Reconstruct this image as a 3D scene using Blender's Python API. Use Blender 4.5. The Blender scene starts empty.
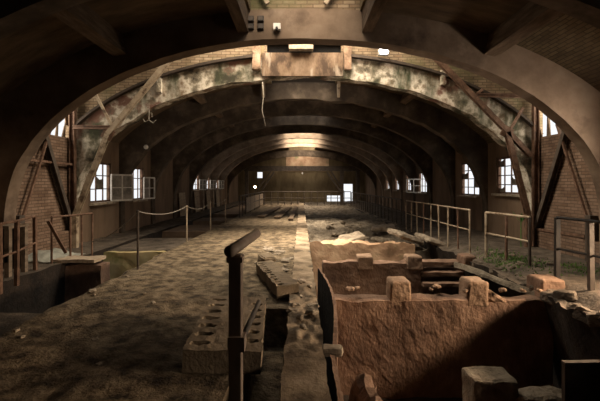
import bpy, bmesh, math, random
from mathutils import Vector, Matrix, noise, Euler
R = random.Random(7)
D = bpy.data
COL = bpy.context.scene.collection
F = 400.0; VX, VY = 301.0, 184.0; EYE = 1.6
XC = 0.08                       # hall axis
SP = 2.76; D1 = 7.6             # arch spacing, first arch
WX = 6.05

def P(px, py, d):               # point seen at pixel (px,py) at depth d
    return Vector(((px - VX) * d / F, d, EYE - (py - VY) * d / F))

def fbm(v, o=4):
    a = 0; s = 1.0; f = 1.0
    for i in range(o):
        a += s * noise.noise(Vector(v) * f + Vector((i * 7.3, i * 3.1, i * 5.7))); s *= .5; f *= 2.03
    return a

# ------------------------------------------------------------------ materials
MATS = {}
def mat(name, stops, scale=2.0, detail=8, rough=.9, bump=.3, bscale=None, stretch=(1, 1, 1), brick=None, brick_mix=1.0,
        metal=0.0, stain=None, stain_scale=.7, stain_stretch=(1, 1, 1), stain_lo=.5, stain_hi=.62, bdist=.02, emit=None,
        stain2=None, stain2_lo=.55, stain2_hi=.65, stain2_scale=1.5):
    m = D.materials.new(name); m.use_nodes = True
    nt = m.node_tree; N = nt.nodes; L = nt.links
    b = N['Principled BSDF']; b.inputs['Roughness'].default_value = rough; b.inputs['Metallic'].default_value = metal
    try: b.inputs['Specular IOR Level'].default_value = .25
    except Exception: pass
    g = N.new('ShaderNodeNewGeometry')
    def mapped(st):
        mp = N.new('ShaderNodeMapping'); mp.inputs['Scale'].default_value = st
        L.new(g.outputs['Position'], mp.inputs['Vector']); return mp.outputs['Vector']
    def nz(sc, st, det=detail):
        n = N.new('ShaderNodeTexNoise'); n.inputs['Scale'].default_value = sc; n.inputs['Detail'].default_value = det
        n.inputs['Roughness'].default_value = .62
        L.new(mapped(st), n.inputs['Vector']); return n.outputs['Fac']
    def ramp(fac, stops):
        r = N.new('ShaderNodeValToRGB'); el = r.color_ramp.elements
        while len(el) < len(stops): el.new(.5)
        for e, (p, c) in zip(el, stops): e.position = p; e.color = (*c, 1)
        L.new(fac, r.inputs['Fac']); return r.outputs['Color']
    def mix(fac, a, c2, mode='MIX'):
        x = N.new('ShaderNodeMixRGB'); x.blend_type = mode
        if isinstance(fac, float): x.inputs['Fac'].default_value = fac
        else: L.new(fac, x.inputs['Fac'])
        for s, i in ((a, 'Color1'), (c2, 'Color2')):
            if isinstance(s, tuple): x.inputs[i].default_value = (*s, 1)
            else: L.new(s, x.inputs[i])
        return x.outputs['Color']
    base = nz(scale, stretch)
    col = ramp(base, stops)
    hgt = nz(bscale or scale * 4, stretch)
    if brick:
        sx = N.new('ShaderNodeSeparateXYZ'); L.new(g.outputs['Position'], sx.inputs[0])
        cb = N.new('ShaderNodeCombineXYZ'); L.new(sx.outputs[brick[0]], cb.inputs[0]); L.new(sx.outputs[brick[1]], cb.inputs[1])
        bt = N.new('ShaderNodeTexBrick'); L.new(cb.outputs[0], bt.inputs['Vector'])
        bt.inputs['Scale'].default_value = 1.0; bt.inputs['Brick Width'].default_value = .23; bt.inputs['Row Height'].default_value = .072
        bt.inputs['Mortar Size'].default_value = .010; bt.inputs['Mortar Smooth'].default_value = .3; bt.inputs['Bias'].default_value = -.1
        bt.inputs['Color1'].default_value = (1, 1, 1, 1); bt.inputs['Color2'].default_value = (.62, .56, .5, 1)
        bt.inputs['Mortar'].default_value = (.42, .40, .38, 1)
        col = mix(brick_mix, col, mix(brick_mix, col, bt.outputs['Color'], 'MULTIPLY'))
        inv = N.new('ShaderNodeMath'); inv.operation = 'MULTIPLY_ADD'; inv.inputs[1].default_value = -.8
        L.new(bt.outputs['Fac'], inv.inputs[0]); L.new(hgt, inv.inputs[2]); hgt = inv.outputs[0]
    for sc_, st_, lo, hi, ss in ((stain, stain_stretch, stain_lo, stain_hi, stain_scale), (stain2, (1, 1, 1), stain2_lo, stain2_hi, stain2_scale)):
        if sc_:
            f = ramp(nz(ss, st_), [(lo, (0, 0, 0)), (hi, (1, 1, 1))])
            col = mix(f, col, sc_)
    L.new(col, b.inputs['Base Color'])
    bp = N.new('ShaderNodeBump'); bp.inputs['Strength'].default_value = bump; bp.inputs['Distance'].default_value = bdist
    L.new(hgt, bp.inputs['Height']); L.new(bp.outputs['Normal'], b.inputs['Normal'])
    if emit:
        b.inputs['Emission Color'].default_value = (*emit[0], 1); b.inputs['Emission Strength'].default_value = emit[1]
    MATS[name] = m; return m

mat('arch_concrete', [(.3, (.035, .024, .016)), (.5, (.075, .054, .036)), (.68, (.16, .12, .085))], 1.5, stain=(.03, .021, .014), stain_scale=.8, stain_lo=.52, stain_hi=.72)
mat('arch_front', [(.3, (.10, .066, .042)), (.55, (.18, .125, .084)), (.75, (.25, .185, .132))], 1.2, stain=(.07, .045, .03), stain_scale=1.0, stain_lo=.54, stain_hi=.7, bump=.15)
mat('arch_lit', [(.3, (.16, .11, .075)), (.5, (.27, .2, .14)), (.7, (.38, .29, .21))], 2)  # paler concrete copy, roof light put into the far arches' colour
mat('arch_plaster', [(.36, (.04, .032, .022)), (.45, (.20, .165, .115)), (.52, (.56, .49, .39)), (.62, (.18, .125, .08))], 1.9,
    stain=(.04, .046, .022), stain_scale=1.2, stain_stretch=(2, 1, .5), stain_lo=.47, stain_hi=.68, stain2=(.16, .085, .06), stain2_lo=.57, stain2_hi=.63, stain2_scale=1.0, bump=.5)
mat('panel_plaster', [(.38, (.045, .027, .016)), (.5, (.115, .072, .043)), (.62, (.17, .115, .075))], 2.2, stretch=(1.4, 1, .8), stain=(.24, .19, .14), stain_scale=2.0, stain_stretch=(2.2, 1, .4), stain_lo=.54, stain_hi=.64, bump=.4)
mat('brick_side', [(.3, (.12, .075, .05)), (.5, (.19, .122, .082)), (.7, (.27, .18, .125))], 1.2, brick=('Y', 'Z'), bump=.5, bscale=14, stain=(.12, .075, .05), stain_lo=.5, stain_hi=.75, stain_scale=.6)
mat('brick_cross', [(.3, (.12, .085, .05)), (.5, (.24, .17, .105)), (.7, (.36, .27, .18))], 1.2, brick=('X', 'Z'), bump=.5, bscale=14, stain=(.11, .10, .045), stain_lo=.5, stain_hi=.68, stain_scale=.9)
mat('brick_vault', [(.3, (.07, .05, .026)), (.5, (.12, .09, .05)), (.7, (.19, .145, .085))], .8, brick=('Y', 'X'), bump=.4, bscale=12, stain=(.07, .045, .028), stain_lo=.46, stain_hi=.62, stain_scale=.5)
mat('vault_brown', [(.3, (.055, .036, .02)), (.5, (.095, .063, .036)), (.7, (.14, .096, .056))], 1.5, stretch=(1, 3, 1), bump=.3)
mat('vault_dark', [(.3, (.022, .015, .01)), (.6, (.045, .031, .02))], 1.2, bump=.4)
mat('wall_plaster', [(.3, (.09, .058, .036)), (.5, (.16, .105, .066)), (.7, (.22, .15, .1))], 1.0, stretch=(1, 1, .35), stain=(.08, .05, .032), stain_lo=.54, stain_hi=.72, stain_scale=.8, stain_stretch=(1, 1, .4))
mat('end_wall', [(.3, (.09, .062, .03)), (.5, (.16, .115, .06)), (.7, (.24, .18, .1))], 1.2, stretch=(1, 1, .4), stain=(.09, .06, .03), stain_scale=.9, stain_stretch=(1, 1, .3), stain_lo=.52, stain_hi=.7)
mat('soil', [(.36, (.04, .027, .015)), (.47, (.13, .092, .053)), (.62, (.25, .185, .115))], 5.0, detail=12, bump=1.0, bscale=26, bdist=.05, stain=(.055, .038, .02), stain_scale=1.6, stain_lo=.52, stain_hi=.68)
mat('walk_concrete', [(.36, (.13, .092, .058)), (.5, (.235, .172, .11)), (.64, (.33, .25, .168))], 2.5, bump=.6, bscale=24, stain=(.07, .05, .03), stain_scale=1.7, stain_lo=.53, stain_hi=.63)
mat('bank_soil', [(.3, (.035, .026, .018)), (.5, (.09, .068, .048)), (.7, (.16, .122, .088))], 3, bump=1.0, bscale=20, bdist=.04)
mat('pit_brick', [(.3, (.09, .052, .033)), (.5, (.175, .103, .066)), (.7, (.27, .17, .115))], 3.2, stretch=(1.2, 1, .7), bump=.8, bscale=22, bdist=.025, stain=(.085, .05, .035), stain_scale=1.0, stain_lo=.5, stain_hi=.7)
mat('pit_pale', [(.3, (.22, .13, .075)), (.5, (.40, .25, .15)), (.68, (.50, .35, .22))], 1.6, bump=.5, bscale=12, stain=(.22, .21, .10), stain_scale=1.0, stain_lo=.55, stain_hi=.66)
mat('pit_block', [(.3, (.13, .08, .05)), (.5, (.26, .165, .105)), (.7, (.36, .25, .17))], 2.5, bump=.9, bscale=18, bdist=.03)
mat('pit_floor_shade', [(.3, (.01, .007, .005)), (.6, (.032, .022, .015))], 3, bump=1)  # near-black, shade of the pit put into the colour of floor and sides
mat('yellow_plaster', [(.3, (.22, .16, .07)), (.5, (.38, .29, .14)), (.7, (.46, .38, .22))], 1.6, stain=(.17, .17, .06), stain_scale=1.1, stain_lo=.52, stain_hi=.62)
mat('rubble', [(.3, (.08, .06, .04)), (.5, (.17, .135, .095)), (.7, (.27, .22, .16))], 4, bump=1, bscale=25, bdist=.04)
mat('stone', [(.3, (.15, .115, .08)), (.5, (.27, .215, .155)), (.7, (.38, .31, .23))], 5, bump=.8, bscale=25)
mat('slab_clay', [(.3, (.10, .075, .048)), (.5, (.19, .142, .092)), (.7, (.28, .215, .145))], 4, bump=.7, bscale=30, stain=(.1, .07, .045), stain_scale=2, stain_lo=.52, stain_hi=.68)
mat('rust', [(.3, (.05, .028, .018)), (.5, (.12, .065, .04)), (.7, (.2, .12, .08))], 6, rough=.75, bump=.3, bscale=30)
mat('dark_steel', [(.3, (.04, .03, .023)), (.7, (.10, .075, .056))], 6, rough=.6, bump=.2)
mat('pale_paint', [(.34, (.10, .065, .04)), (.46, (.30, .225, .15)), (.65, (.40, .32, .225))], 5, rough=.7, bump=.2)
mat('dark_steel_ledge', [(.3, (.03, .022, .016)), (.7, (.07, .05, .036))], 4)
mat('post_paint', [(.3, (.26, .19, .14)), (.6, (.4, .3, .23))], 6, rough=.5, bump=.1)
mat('grey_wood', [(.3, (.10, .072, .048)), (.6, (.19, .14, .098))], 3, stretch=(6, 1, 6), bump=.3)
mat('grey_steel', [(.3, (.09, .075, .06)), (.6, (.16, .137, .11))], 5, rough=.6, bump=.2)
mat('wood', [(.3, (.055, .036, .022)), (.5, (.11, .073, .045)), (.7, (.17, .12, .078))], 2, stretch=(6, 1, 6), bump=.4, bscale=12)
mat('pale_wood', [(.3, (.2, .145, .095)), (.6, (.37, .285, .2))], 3, stretch=(6, 1, 6), bump=.3)
mat('white_frame', [(.3, (.35, .31, .26)), (.6, (.62, .57, .5))], 6, rough=.6, bump=.1)
mat('dirty_glass', [(.35, (.10, .085, .065)), (.6, (.24, .21, .17))], 4, rough=.35, bump=.05)
mat('rope', [(.3, (.18, .15, .115)), (.6, (.3, .26, .2))], 30, bump=.3)
mat('tarp', [(.3, (.16, .15, .12)), (.5, (.28, .27, .22)), (.7, (.37, .36, .31))], 4, rough=.6, bump=.3)
mat('moss', [(.3, (.03, .055, .012)), (.5, (.07, .13, .025)), (.7, (.12, .2, .045))], 6, bump=1, bscale=40)
mat('leaf', [(.3, (.03, .09, .02)), (.6, (.08, .2, .04))], 8, rough=.6)
mat('white_plastic', [(.3, (.55, .5, .43)), (.6, (.7, .66, .6))], 5, rough=.5, bump=.05)
mat('lamp_glow', [(.3, (.9, .9, .9)), (.6, (.95, .95, .95))], 5, emit=((1, .98, .92), 14))
mat('bulb_glow', [(.3, (.9, .7, .4)), (.6, (.95, .8, .5))], 5, emit=((1, .62, .25), 20))
mat('slot_shade', [(.3, (.003, .002, .002)), (.6, (.006, .005, .004))], 5)  # black that paints the shade inside the slot
mat('black_box', [(.3, (.015, .012, .01)), (.6, (.03, .024, .02))], 5, rough=.5, bump=.1)

# ------------------------------------------------------------------ mesh builder
class MB:
    def __init__(s): s.v = []; s.f = []; s.mi = []; s.smooth = False
    def add(s, vs, fs, mi=0):
        o = len(s.v); s.v += [Vector(v) for v in vs]; s.f += [tuple(i + o for i in f) for f in fs]; s.mi += [mi] * len(fs); return s
    def box(s, c, sz, rot=None, mi=0):
        c = Vector(c); x, y, z = [q / 2 for q in sz]
        vs = [Vector(q) for q in ((-x, -y, -z), (x, -y, -z), (x, y, -z), (-x, y, -z), (-x, -y, z), (x, -y, z), (x, y, z), (-x, y, z))]
        if rot: M = Euler(rot).to_matrix(); vs = [M @ v for v in vs]
        return s.add([c + v for v in vs], [(0, 3, 2, 1), (4, 5, 6, 7), (0, 1, 5, 4), (1, 2, 6, 5), (2, 3, 7, 6), (3, 0, 4, 7)], mi)
    def ab(s, x0, x1, y0, y1, z0, z1, mi=0):
        return s.box(((x0 + x1) / 2, (y0 + y1) / 2, (z0 + z1) / 2), (x1 - x0, y1 - y0, z1 - z0), None, mi)
    def bar(s, a, b, w, h, up=(0, 0, 1), mi=0):
        a = Vector(a); b = Vector(b); t = (b - a).normalized(); up = Vector(up)
        if abs(t.dot(up)) > .98: up = Vector((0, 1, 0))
        sd = t.cross(up).normalized(); u = sd.cross(t)
        vs = []
        for p in (a, b):
            for i, j in ((-1, -1), (1, -1), (1, 1), (-1, 1)): vs.append(p + sd * i * w / 2 + u * j * h / 2)
        return s.add(vs, [(3, 2, 1, 0), (4, 5, 6, 7), (0, 1, 5, 4), (1, 2, 6, 5), (2, 3, 7, 6), (3, 0, 4, 7)], mi)
    def ibar(s, a, b, w, h, up=(0, 0, 1), t=.018):      # an I/channel section: web and two flanges
        a = Vector(a); b = Vector(b); d = (b - a).normalized(); up = Vector(up)
        if abs(d.dot(up)) > .98: up = Vector((0, 1, 0))
        sd = d.cross(up).normalized(); u = sd.cross(d)
        s.bar(a, b, t, h, up)
        for k in (-1, 1): s.bar(a + u * k * (h / 2), b + u * k * (h / 2), w, t, up)
        return s
    def path(s, pts, r, n=8, r2=None):
        pts = [Vector(p) for p in pts]; o = len(s.v); vs = []; fs = []
        m = len(pts)
        for i, p in enumerate(pts):
            t = (pts[min(i + 1, m - 1)] - pts[max(i - 1, 0)]).normalized()
            u = Vector((0, 0, 1)) if abs(t.z) < .9 else Vector((0, 1, 0))
            a = t.cross(u).normalized(); b = a.cross(t)
            rr = r if r2 is None else r + (r2 - r) * i / (m - 1)
            for k in range(n):
                q = 2 * math.pi * k / n; vs.append(p + a * rr * math.cos(q) + b * rr * math.sin(q))
        for i in range(m - 1):
            for k in range(n):
                k2 = (k + 1) % n; fs.append((i * n + k, i * n + k2, (i + 1) * n + k2, (i + 1) * n + k))
        fs.append(tuple(range(n - 1, -1, -1))); fs.append(tuple((m - 1) * n + k for k in range(n)))
        return s.add(vs, fs)
    def rough(s, c, sz, step=.08, amp=.02, fr=2.5, seed=0, rot=None, top=0, mi=0, taper=0, taper_y=0):
        """subdivided box whose surface is worn by noise; top = extra unevenness of the upper face"""
        c = Vector(c); n = [max(1, min(70, int(round(q / step)))) for q in sz]; ids = {}; vs = []; fs = []
        M = Euler(rot).to_matrix() if rot else None
        def vid(i, j, k):
            if (i, j, k) in ids: return ids[(i, j, k)]
            q = Vector(((i / n[0] - .5) * sz[0], (j / n[1] - .5) * sz[1], (k / n[2] - .5) * sz[2]))
            if taper: q.x *= 1 - taper * k / n[2]
            if taper_y: q.y *= 1 - taper_y * k / n[2]
            w = q + c + Vector((seed * 3.7, seed * 1.3, seed * 9.1))
            dv = noise.noise_vector(w * fr) + .5 * noise.noise_vector(w * fr * 2.7) + .3 * noise.noise_vector(w * fr * 6)
            e = sum((i in (0, n[0]), j in (0, n[1]), k in (0, n[2])))
            inward = Vector((-q.x, -q.y, -q.z)).normalized() * amp * (e - 1) * .9
            q = q + dv * amp + inward
            if top and k == n[2]: q.z += top * fbm((w.x * 1.7, w.y * 1.7, seed), 4)
            if M: q = M @ q
            ids[(i, j, k)] = len(vs); vs.append(c + q); return len(vs) - 1
        for a, b_, cax in ((0, 1, 2), (1, 2, 0), (2, 0, 1)):
            for side in (0, n[cax]):
                for i in range(n[a]):
                    for j in range(n[b_]):
                        def idx(ii, jj):
                            t = [0, 0, 0]; t[a] = ii; t[b_] = jj; t[cax] = side; return vid(*t)
                        q = (idx(i, j), idx(i + 1, j), idx(i + 1, j + 1), idx(i, j + 1))
                        fs.append(q if side else q[::-1])
        return s.add(vs, fs, mi)
    def field(s, xs, ys, zf, bottom, mi=0, xf=None, smi=None, under=(0, 0)):
        """height field with skirts down to `bottom`"""
        nx, ny = len(xs), len(ys); vs = []; fs = []
        for y in ys:
            for x in xs:
                xx = xf(x, y) if xf else x
                vs.append((xx, y, zf(xx, y)))
        I = lambda i, j: j * nx + i
        for j in range(ny - 1):
            for i in range(nx - 1): fs.append((I(i, j), I(i + 1, j), I(i + 1, j + 1), I(i, j + 1)))
        ring = [I(i, 0) for i in range(nx)] + [I(nx - 1, j) for j in range(1, ny)] + [I(i, ny - 1) for i in range(nx - 2, -1, -1)] + [I(0, j) for j in range(ny - 2, 0, -1)]
        o = len(vs)
        xa, xb = min(xs), max(xs)
        for r in ring:
            ux = under[0] if vs[r][0] < (xa + xb) / 2 else under[1]
            vs.append((vs[r][0] + ux, vs[r][1], bottom))
        nf = len(fs)
        m = len(ring)
        for k in range(m): fs.append((ring[k], o + k, o + (k + 1) % m, ring[(k + 1) % m]))
        fs.append(tuple(o + k for k in range(m))[::-1])
        s.add(vs, fs, mi)
        if smi is not None: s.mi[len(s.mi) - len(fs) + nf:] = [smi] * (len(fs) - nf)
        return s
    def build(s, name, mats, parent=None, origin=None, smooth=False, bevel=0):
        me = D.meshes.new(name)
        if parent is not None:
            base = Vector(parent['_o'])
        elif origin is not None: base = Vector(origin)
        else:
            mn = [min(v[i] for v in s.v) for i in range(3)]; mx = [max(v[i] for v in s.v) for i in range(3)]
            base = Vector(((mn[0] + mx[0]) / 2, (mn[1] + mx[1]) / 2, mn[2]))
        me.from_pydata([v - base for v in s.v], [], s.f)
        if isinstance(mats, str): mats = [mats]
        for m in mats: me.materials.append(MATS[m])
        me.polygons.foreach_set('material_index', s.mi)
        bm = bmesh.new(); bm.from_mesh(me); bmesh.ops.recalc_face_normals(bm, faces=bm.faces); bm.to_mesh(me); bm.free()
        if smooth: me.polygons.foreach_set('use_smooth', [True] * len(me.polygons))
        me.update()
        if smooth and len(me.polygons) > 500: me.set_sharp_from_angle(angle=math.radians(60))
        o = D.objects.new(name, me); COL.objects.link(o); o['_o'] = tuple(base)
        if parent is not None: o.parent = parent
        else: o.location = base
        if bevel:
            md = o.modifiers.new('Bevel', 'BEVEL'); md.width = bevel; md.segments = 2; md.limit_method = 'ANGLE'
        return o

def tag(o, label, cat, group=None, kind=None):
    o['label'] = label; o['category'] = cat
    if group: o['group'] = group
    if kind: o['kind'] = kind
    return o
def thing(name, loc, label, cat, group=None, kind=None):
    o = D.objects.new(name, None); COL.objects.link(o); o.location = loc; o['_o'] = tuple(loc); o.empty_display_size = .1
    return tag(o, label, cat, group, kind)
ORD = ['first', 'second', 'third', 'fourth', 'fifth', 'sixth', 'seventh', 'eighth', 'ninth', 'tenth', 'eleventh', 'twelfth']

# ------------------------------------------------------------------ arches
def ell(x, a, b, z0, e=2.08):
    t = min(1, abs(x) / a); return z0 + b * (1 - t ** e) ** (1 / e)
def arch_pts(a, b, z0, n, foot, e=2.08):
    pts = []
    for i in range(n + 1):
        th = math.pi * i / n
        c, s_ = math.cos(th), math.sin(th)
        pts.append((math.copysign(abs(c) ** (2 / e), c) * a, z0 + b * abs(s_) ** (2 / e)))
    return [(a, foot)] + pts + [(-a, foot)]
IA, IB, Z0 = 5.72, 3.47, .9
EA, EB = 6.9, 4.04
def arch_mesh(d, th=.32, ib=IB, eb=EB, worn=0, seed=0, ia=IA):
    n = 72
    I = arch_pts(ia, ib, Z0, n, -.1); E = arch_pts(EA, eb, Z0, n, -.1)
    m = MB(); vs = []; fs = []
    for (xi, zi), (xe, ze) in zip(I, E):
        if ia == IA and xi > 0: xi *= 1.018
        xe = max(-WX - .05, min(WX + .05, xe))
        w = worn * fbm((xi * 1.5, zi * 1.5, seed), 4)
        for y in (d, d + th):
            w2 = worn * .6 * fbm((xi * 4, zi * 4, seed + y), 3)
            r = Vector((xi, 0, zi - Z0)).normalized() if zi > Z0 else Vector((math.copysign(1, xi), 0, 0))
            vs.append((XC + xi + r.x * (w + w2), y, zi + r.z * (w + w2)))
            vs.append((XC + xe, y, ze))
    k = len(I)
    for i in range(k - 1):
        a = 4 * i; b = 4 * (i + 1)
        fs += [(a, a + 1, b + 1, b), (a + 2, b + 2, b + 3, a + 3), (a, b, b + 2, a + 2), (a + 1, a + 3, b + 3, b + 1)]
    fs += [(0, 2, 3, 1), (4 * k - 4, 4 * k - 3, 4 * k - 1, 4 * k - 2)]
    return m.add(vs, fs)
dk = lambda k: D1 + SP * k
AL = {-1: 'dark concrete arch overhead, cropped by the top corners of the photo',
      0: 'big dark concrete arch framing the view, junction boxes on its crown',
      1: 'concrete arch with peeling pale and mossy plaster behind the big dark arch',
      2: 'brown concrete arch directly behind the arch with peeling plaster'}
for k in range(-1, 10):
    lab = AL.get(k) or ('low dark concrete arch nearest the end wall, last of the row' if k == 9 else
                        '%s concrete arch into the dark vault, counting the big front arch as first' % ORD[k])
    worn = {1: .07, 2: .06}.get(k, .015)
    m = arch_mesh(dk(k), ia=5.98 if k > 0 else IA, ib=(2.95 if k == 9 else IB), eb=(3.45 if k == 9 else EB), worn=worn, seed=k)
    tag(m.build('concrete_arch', {0: 'arch_front', 1: 'arch_plaster', 6: 'arch_lit', 7: 'arch_lit', 8: 'arch_lit'}.get(k, 'arch_concrete'), origin=(XC, dk(k), 0)), lab, 'arch', 'concrete arches spanning the hall')

t_ = [o for o in D.objects if o.name.startswith('concrete_arch') and abs(o.location.y - dk(1)) < .01][0]
n = 80; E1 = [p for p in arch_pts(EA, EB, Z0, n, .9) if abs(p[0]) < WX and abs(p[0]) > 1.1]
LM = {-1: MB(), 1: MB()}
for p, q in zip(E1[:-1], E1[1:]):
    if p[0] * q[0] < 0: continue
    m = LM[1 if p[0] > 0 else -1]
    vs = []
    for x, z in (p, q):
        r = Vector((x, 0, z - Z0)).normalized()
        for y in (dk(1) - .14, dk(1) + .06):
            for k in (-.035, .035): vs.append((XC + x + r.x * k, y, z + r.z * k))
    m.add(vs, [(0, 1, 5, 4), (2, 6, 7, 3), (0, 4, 6, 2), (1, 3, 7, 5), (0, 2, 3, 1), (4, 5, 7, 6)])
for m in LM.values(): m.build('ledge', 'dark_steel_ledge', t_)
for px, py, lab in ((159.5, 85, 'small flaking hanger on the left haunch of the peeling arch'), (443, 78, 'small flaking hanger on the right haunch of the peeling arch')):
    m = MB(); c = P(px, py, dk(1) - .06); m.rough(c, (.13, .14, .4), .05, .015, seed=int(px)); tag(m.build('hanger_block', 'arch_plaster'), lab, 'block', 'hanger blocks')

# ------------------------------------------------------------------ vault shells (ceiling)
def shell(y0, y1, hole, mb, mi=0, th=.16, a=EA, b=EB):
    n = 96; pts = [p for p in arch_pts(a, b, Z0, n, .9) if abs(p[0]) <= WX + .12]
    segs = []
    for p, q in zip(pts[:-1], pts[1:]):
        if hole and abs((p[0] + q[0]) / 2) < hole: continue
        segs.append((p, q))
    for p, q in segs:
        vs = []
        for (x, z) in (p, q):
            r = Vector((x, 0, z - Z0)).normalized() * th
            for y in (y0, y1): vs += [(XC + x, y, z), (XC + x + r.x, y, z + r.z)]
        mb.add(vs, [(0, 4, 6, 2), (1, 3, 7, 5), (0, 1, 5, 4), (2, 6, 7, 3), (0, 2, 3, 1), (4, 5, 7, 6)], 3 if mi == 0 and p[0] < 3.7 else mi)
ce = MB(); HOLE = 1.12
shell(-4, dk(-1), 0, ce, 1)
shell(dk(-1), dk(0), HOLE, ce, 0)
OPEN = {1: 1, 3: 1, 5: 1, 6: 1, 7: 1, 8: 1, 9: 1}  # opening behind the fourth arch is made up, to light the far floor
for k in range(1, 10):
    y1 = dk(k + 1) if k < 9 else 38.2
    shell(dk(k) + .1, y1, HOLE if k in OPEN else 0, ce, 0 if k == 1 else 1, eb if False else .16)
# raised roof over the bay behind the first arch: flat slab around a wide roof light
ya, yb = dk(0) + .02, dk(1) + .3
ce.ab(-WX - .2, -1.9, ya, yb, 6.3, 6.5, 1); ce.ab(2.1, WX + .4, ya, yb, 6.3, 6.5, 1)
# kerbs of the roof lights
for k, top in ((-1, .75), (1, .3), (5, .45), (6, .45), (7, .45), (8, .45)):
    for s_ in (-1, 1):
        ce.ab(XC + s_ * HOLE - .08, XC + s_ * HOLE + .08, dk(k), dk(k + 1), Z0 + EB - .05, Z0 + EB + top, 2)
    if k in (8,): ce.ab(XC - HOLE, XC + HOLE, dk(9) - .05, dk(9) + .05, Z0 + EB, Z0 + EB + top, 2)
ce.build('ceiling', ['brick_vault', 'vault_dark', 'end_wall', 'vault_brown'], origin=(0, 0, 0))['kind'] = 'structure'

# brick cross walls standing on the first two arches
def cross_wall(y0, y1, ztop, mb, slot=None, mi=0):
    n = 96; pts = [p for p in arch_pts(EA, EB, Z0, n, .9) if abs(p[0]) <= WX + .2]
    for p, q in zip(pts[:-1], pts[1:]):
        xm = (p[0] + q[0]) / 2
        zt0 = ztop
        vs = []
        zlo = slot[2] if slot and slot[0] < xm < slot[1] else None
        for (x, z) in (p, q):
            zz = zlo if zlo else z - .06
            for y in (y0, y1): vs += [(XC + x, y, zz), (XC + x, y, zt0)]
        mb.add(vs, [(0, 4, 5, 1), (2, 3, 7, 6), (0, 2, 6, 4), (1, 5, 7, 3), (0, 1, 3, 2), (4, 6, 7, 5)], mi)
w = MB(); cross_wall(dk(0) + .05, dk(0) + .27, 6.4, w); w.build('wall_over_front_arch', 'brick_cross', origin=(XC, dk(0), 5))['kind'] = 'structure'
w = MB(); cross_wall(dk(1) + .05, dk(1) + .27, 6.4, w, slot=(-1.02, .98, 5.36)); w.build('wall_over_second_arch', 'brick_cross', origin=(XC, dk(1), 5))['kind'] = 'structure'

# ------------------------------------------------------------------ side walls with openings
def side_wall(s, openings, mb):
    """openings: (y0,y1,z0,z1)"""
    x0, x1 = (XC + WX, XC + WX + .16) if s > 0 else (XC - WX - .16, XC - WX)
    ys = sorted({-4.0, dk(0), dk(1) + .15, 38.4} | {o[0] for o in openings} | {o[1] for o in openings})
    for a, b in zip(ys[:-1], ys[1:]):
        ym = (a + b) / 2
        bay = dk(0) < ym < dk(1) + .15
        mi = 1 if bay else 0
        top = 6.5 if bay else 3.3
        zs = [-2.2]
        for o in sorted((o for o in openings if o[0] < ym < o[1]), key=lambda o: o[2]):
            mb.ab(x0, x1, a, b, zs[-1], o[2], mi); zs.append(o[3])
        mb.ab(x0, x1, a, b, zs[-1], top, mi)
rw = [(4.5, 6.1, .95, 2.1), (dk(1) + 1.0 - .2, dk(1) + 1.0 + 1.0, 1.3, 2.42), (dk(2) + .65, dk(2) + 2.0, 1.18, 2.4), (dk(4) + 1.0, dk(4) + 2.3, 1.2, 2.3)]
rw[1] = (11.0, 12.55, 1.3, 2.42); rw[2] = (13.77, 15.35, 1.18, 2.4); rw[3] = (19.5, 20.9, 1.15, 2.2)
rw += [(dk(k) + .9, dk(k) + 2.0, 1.2, 2.15) for k in (5, 6, 7)]
lw = [(11.35, 12.6, 1.05, 2.25), (14.0, 15.2, 1.02, 2.2)] + [(dk(k) + .8, dk(k) + 2.1, 1.25, 2.2) for k in (5, 6, 7)]
rbro = [(9.0, 10.6, 2.8, 3.7)]; lbro = [(8.9, 10.6, 2.78, 3.7)]
for s, ops, nm in ((1, rw + rbro, 'wall_right'), (-1, lw + lbro, 'wall_left')):
    m = MB(); side_wall(s, ops + ([(1.5, 3.0, 1.2, 2.2)] if s > 0 else []), m); o = m.build(nm, ['wall_plaster', 'brick_side'], origin=(s * WX, 0, 0)); o['kind'] = 'structure'  # extra right opening is made up, out of view, for the guard post light
    m = MB()
    m.ab(XC + s * (WX - .06) - .06, XC + s * (WX - .06) + .06, dk(0) + .3, dk(1) - .02, -.1, .42)
    o = m.build('baseboard_right' if s > 0 else 'baseboard_left', 'brick_side'); o['kind'] = 'structure'

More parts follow.
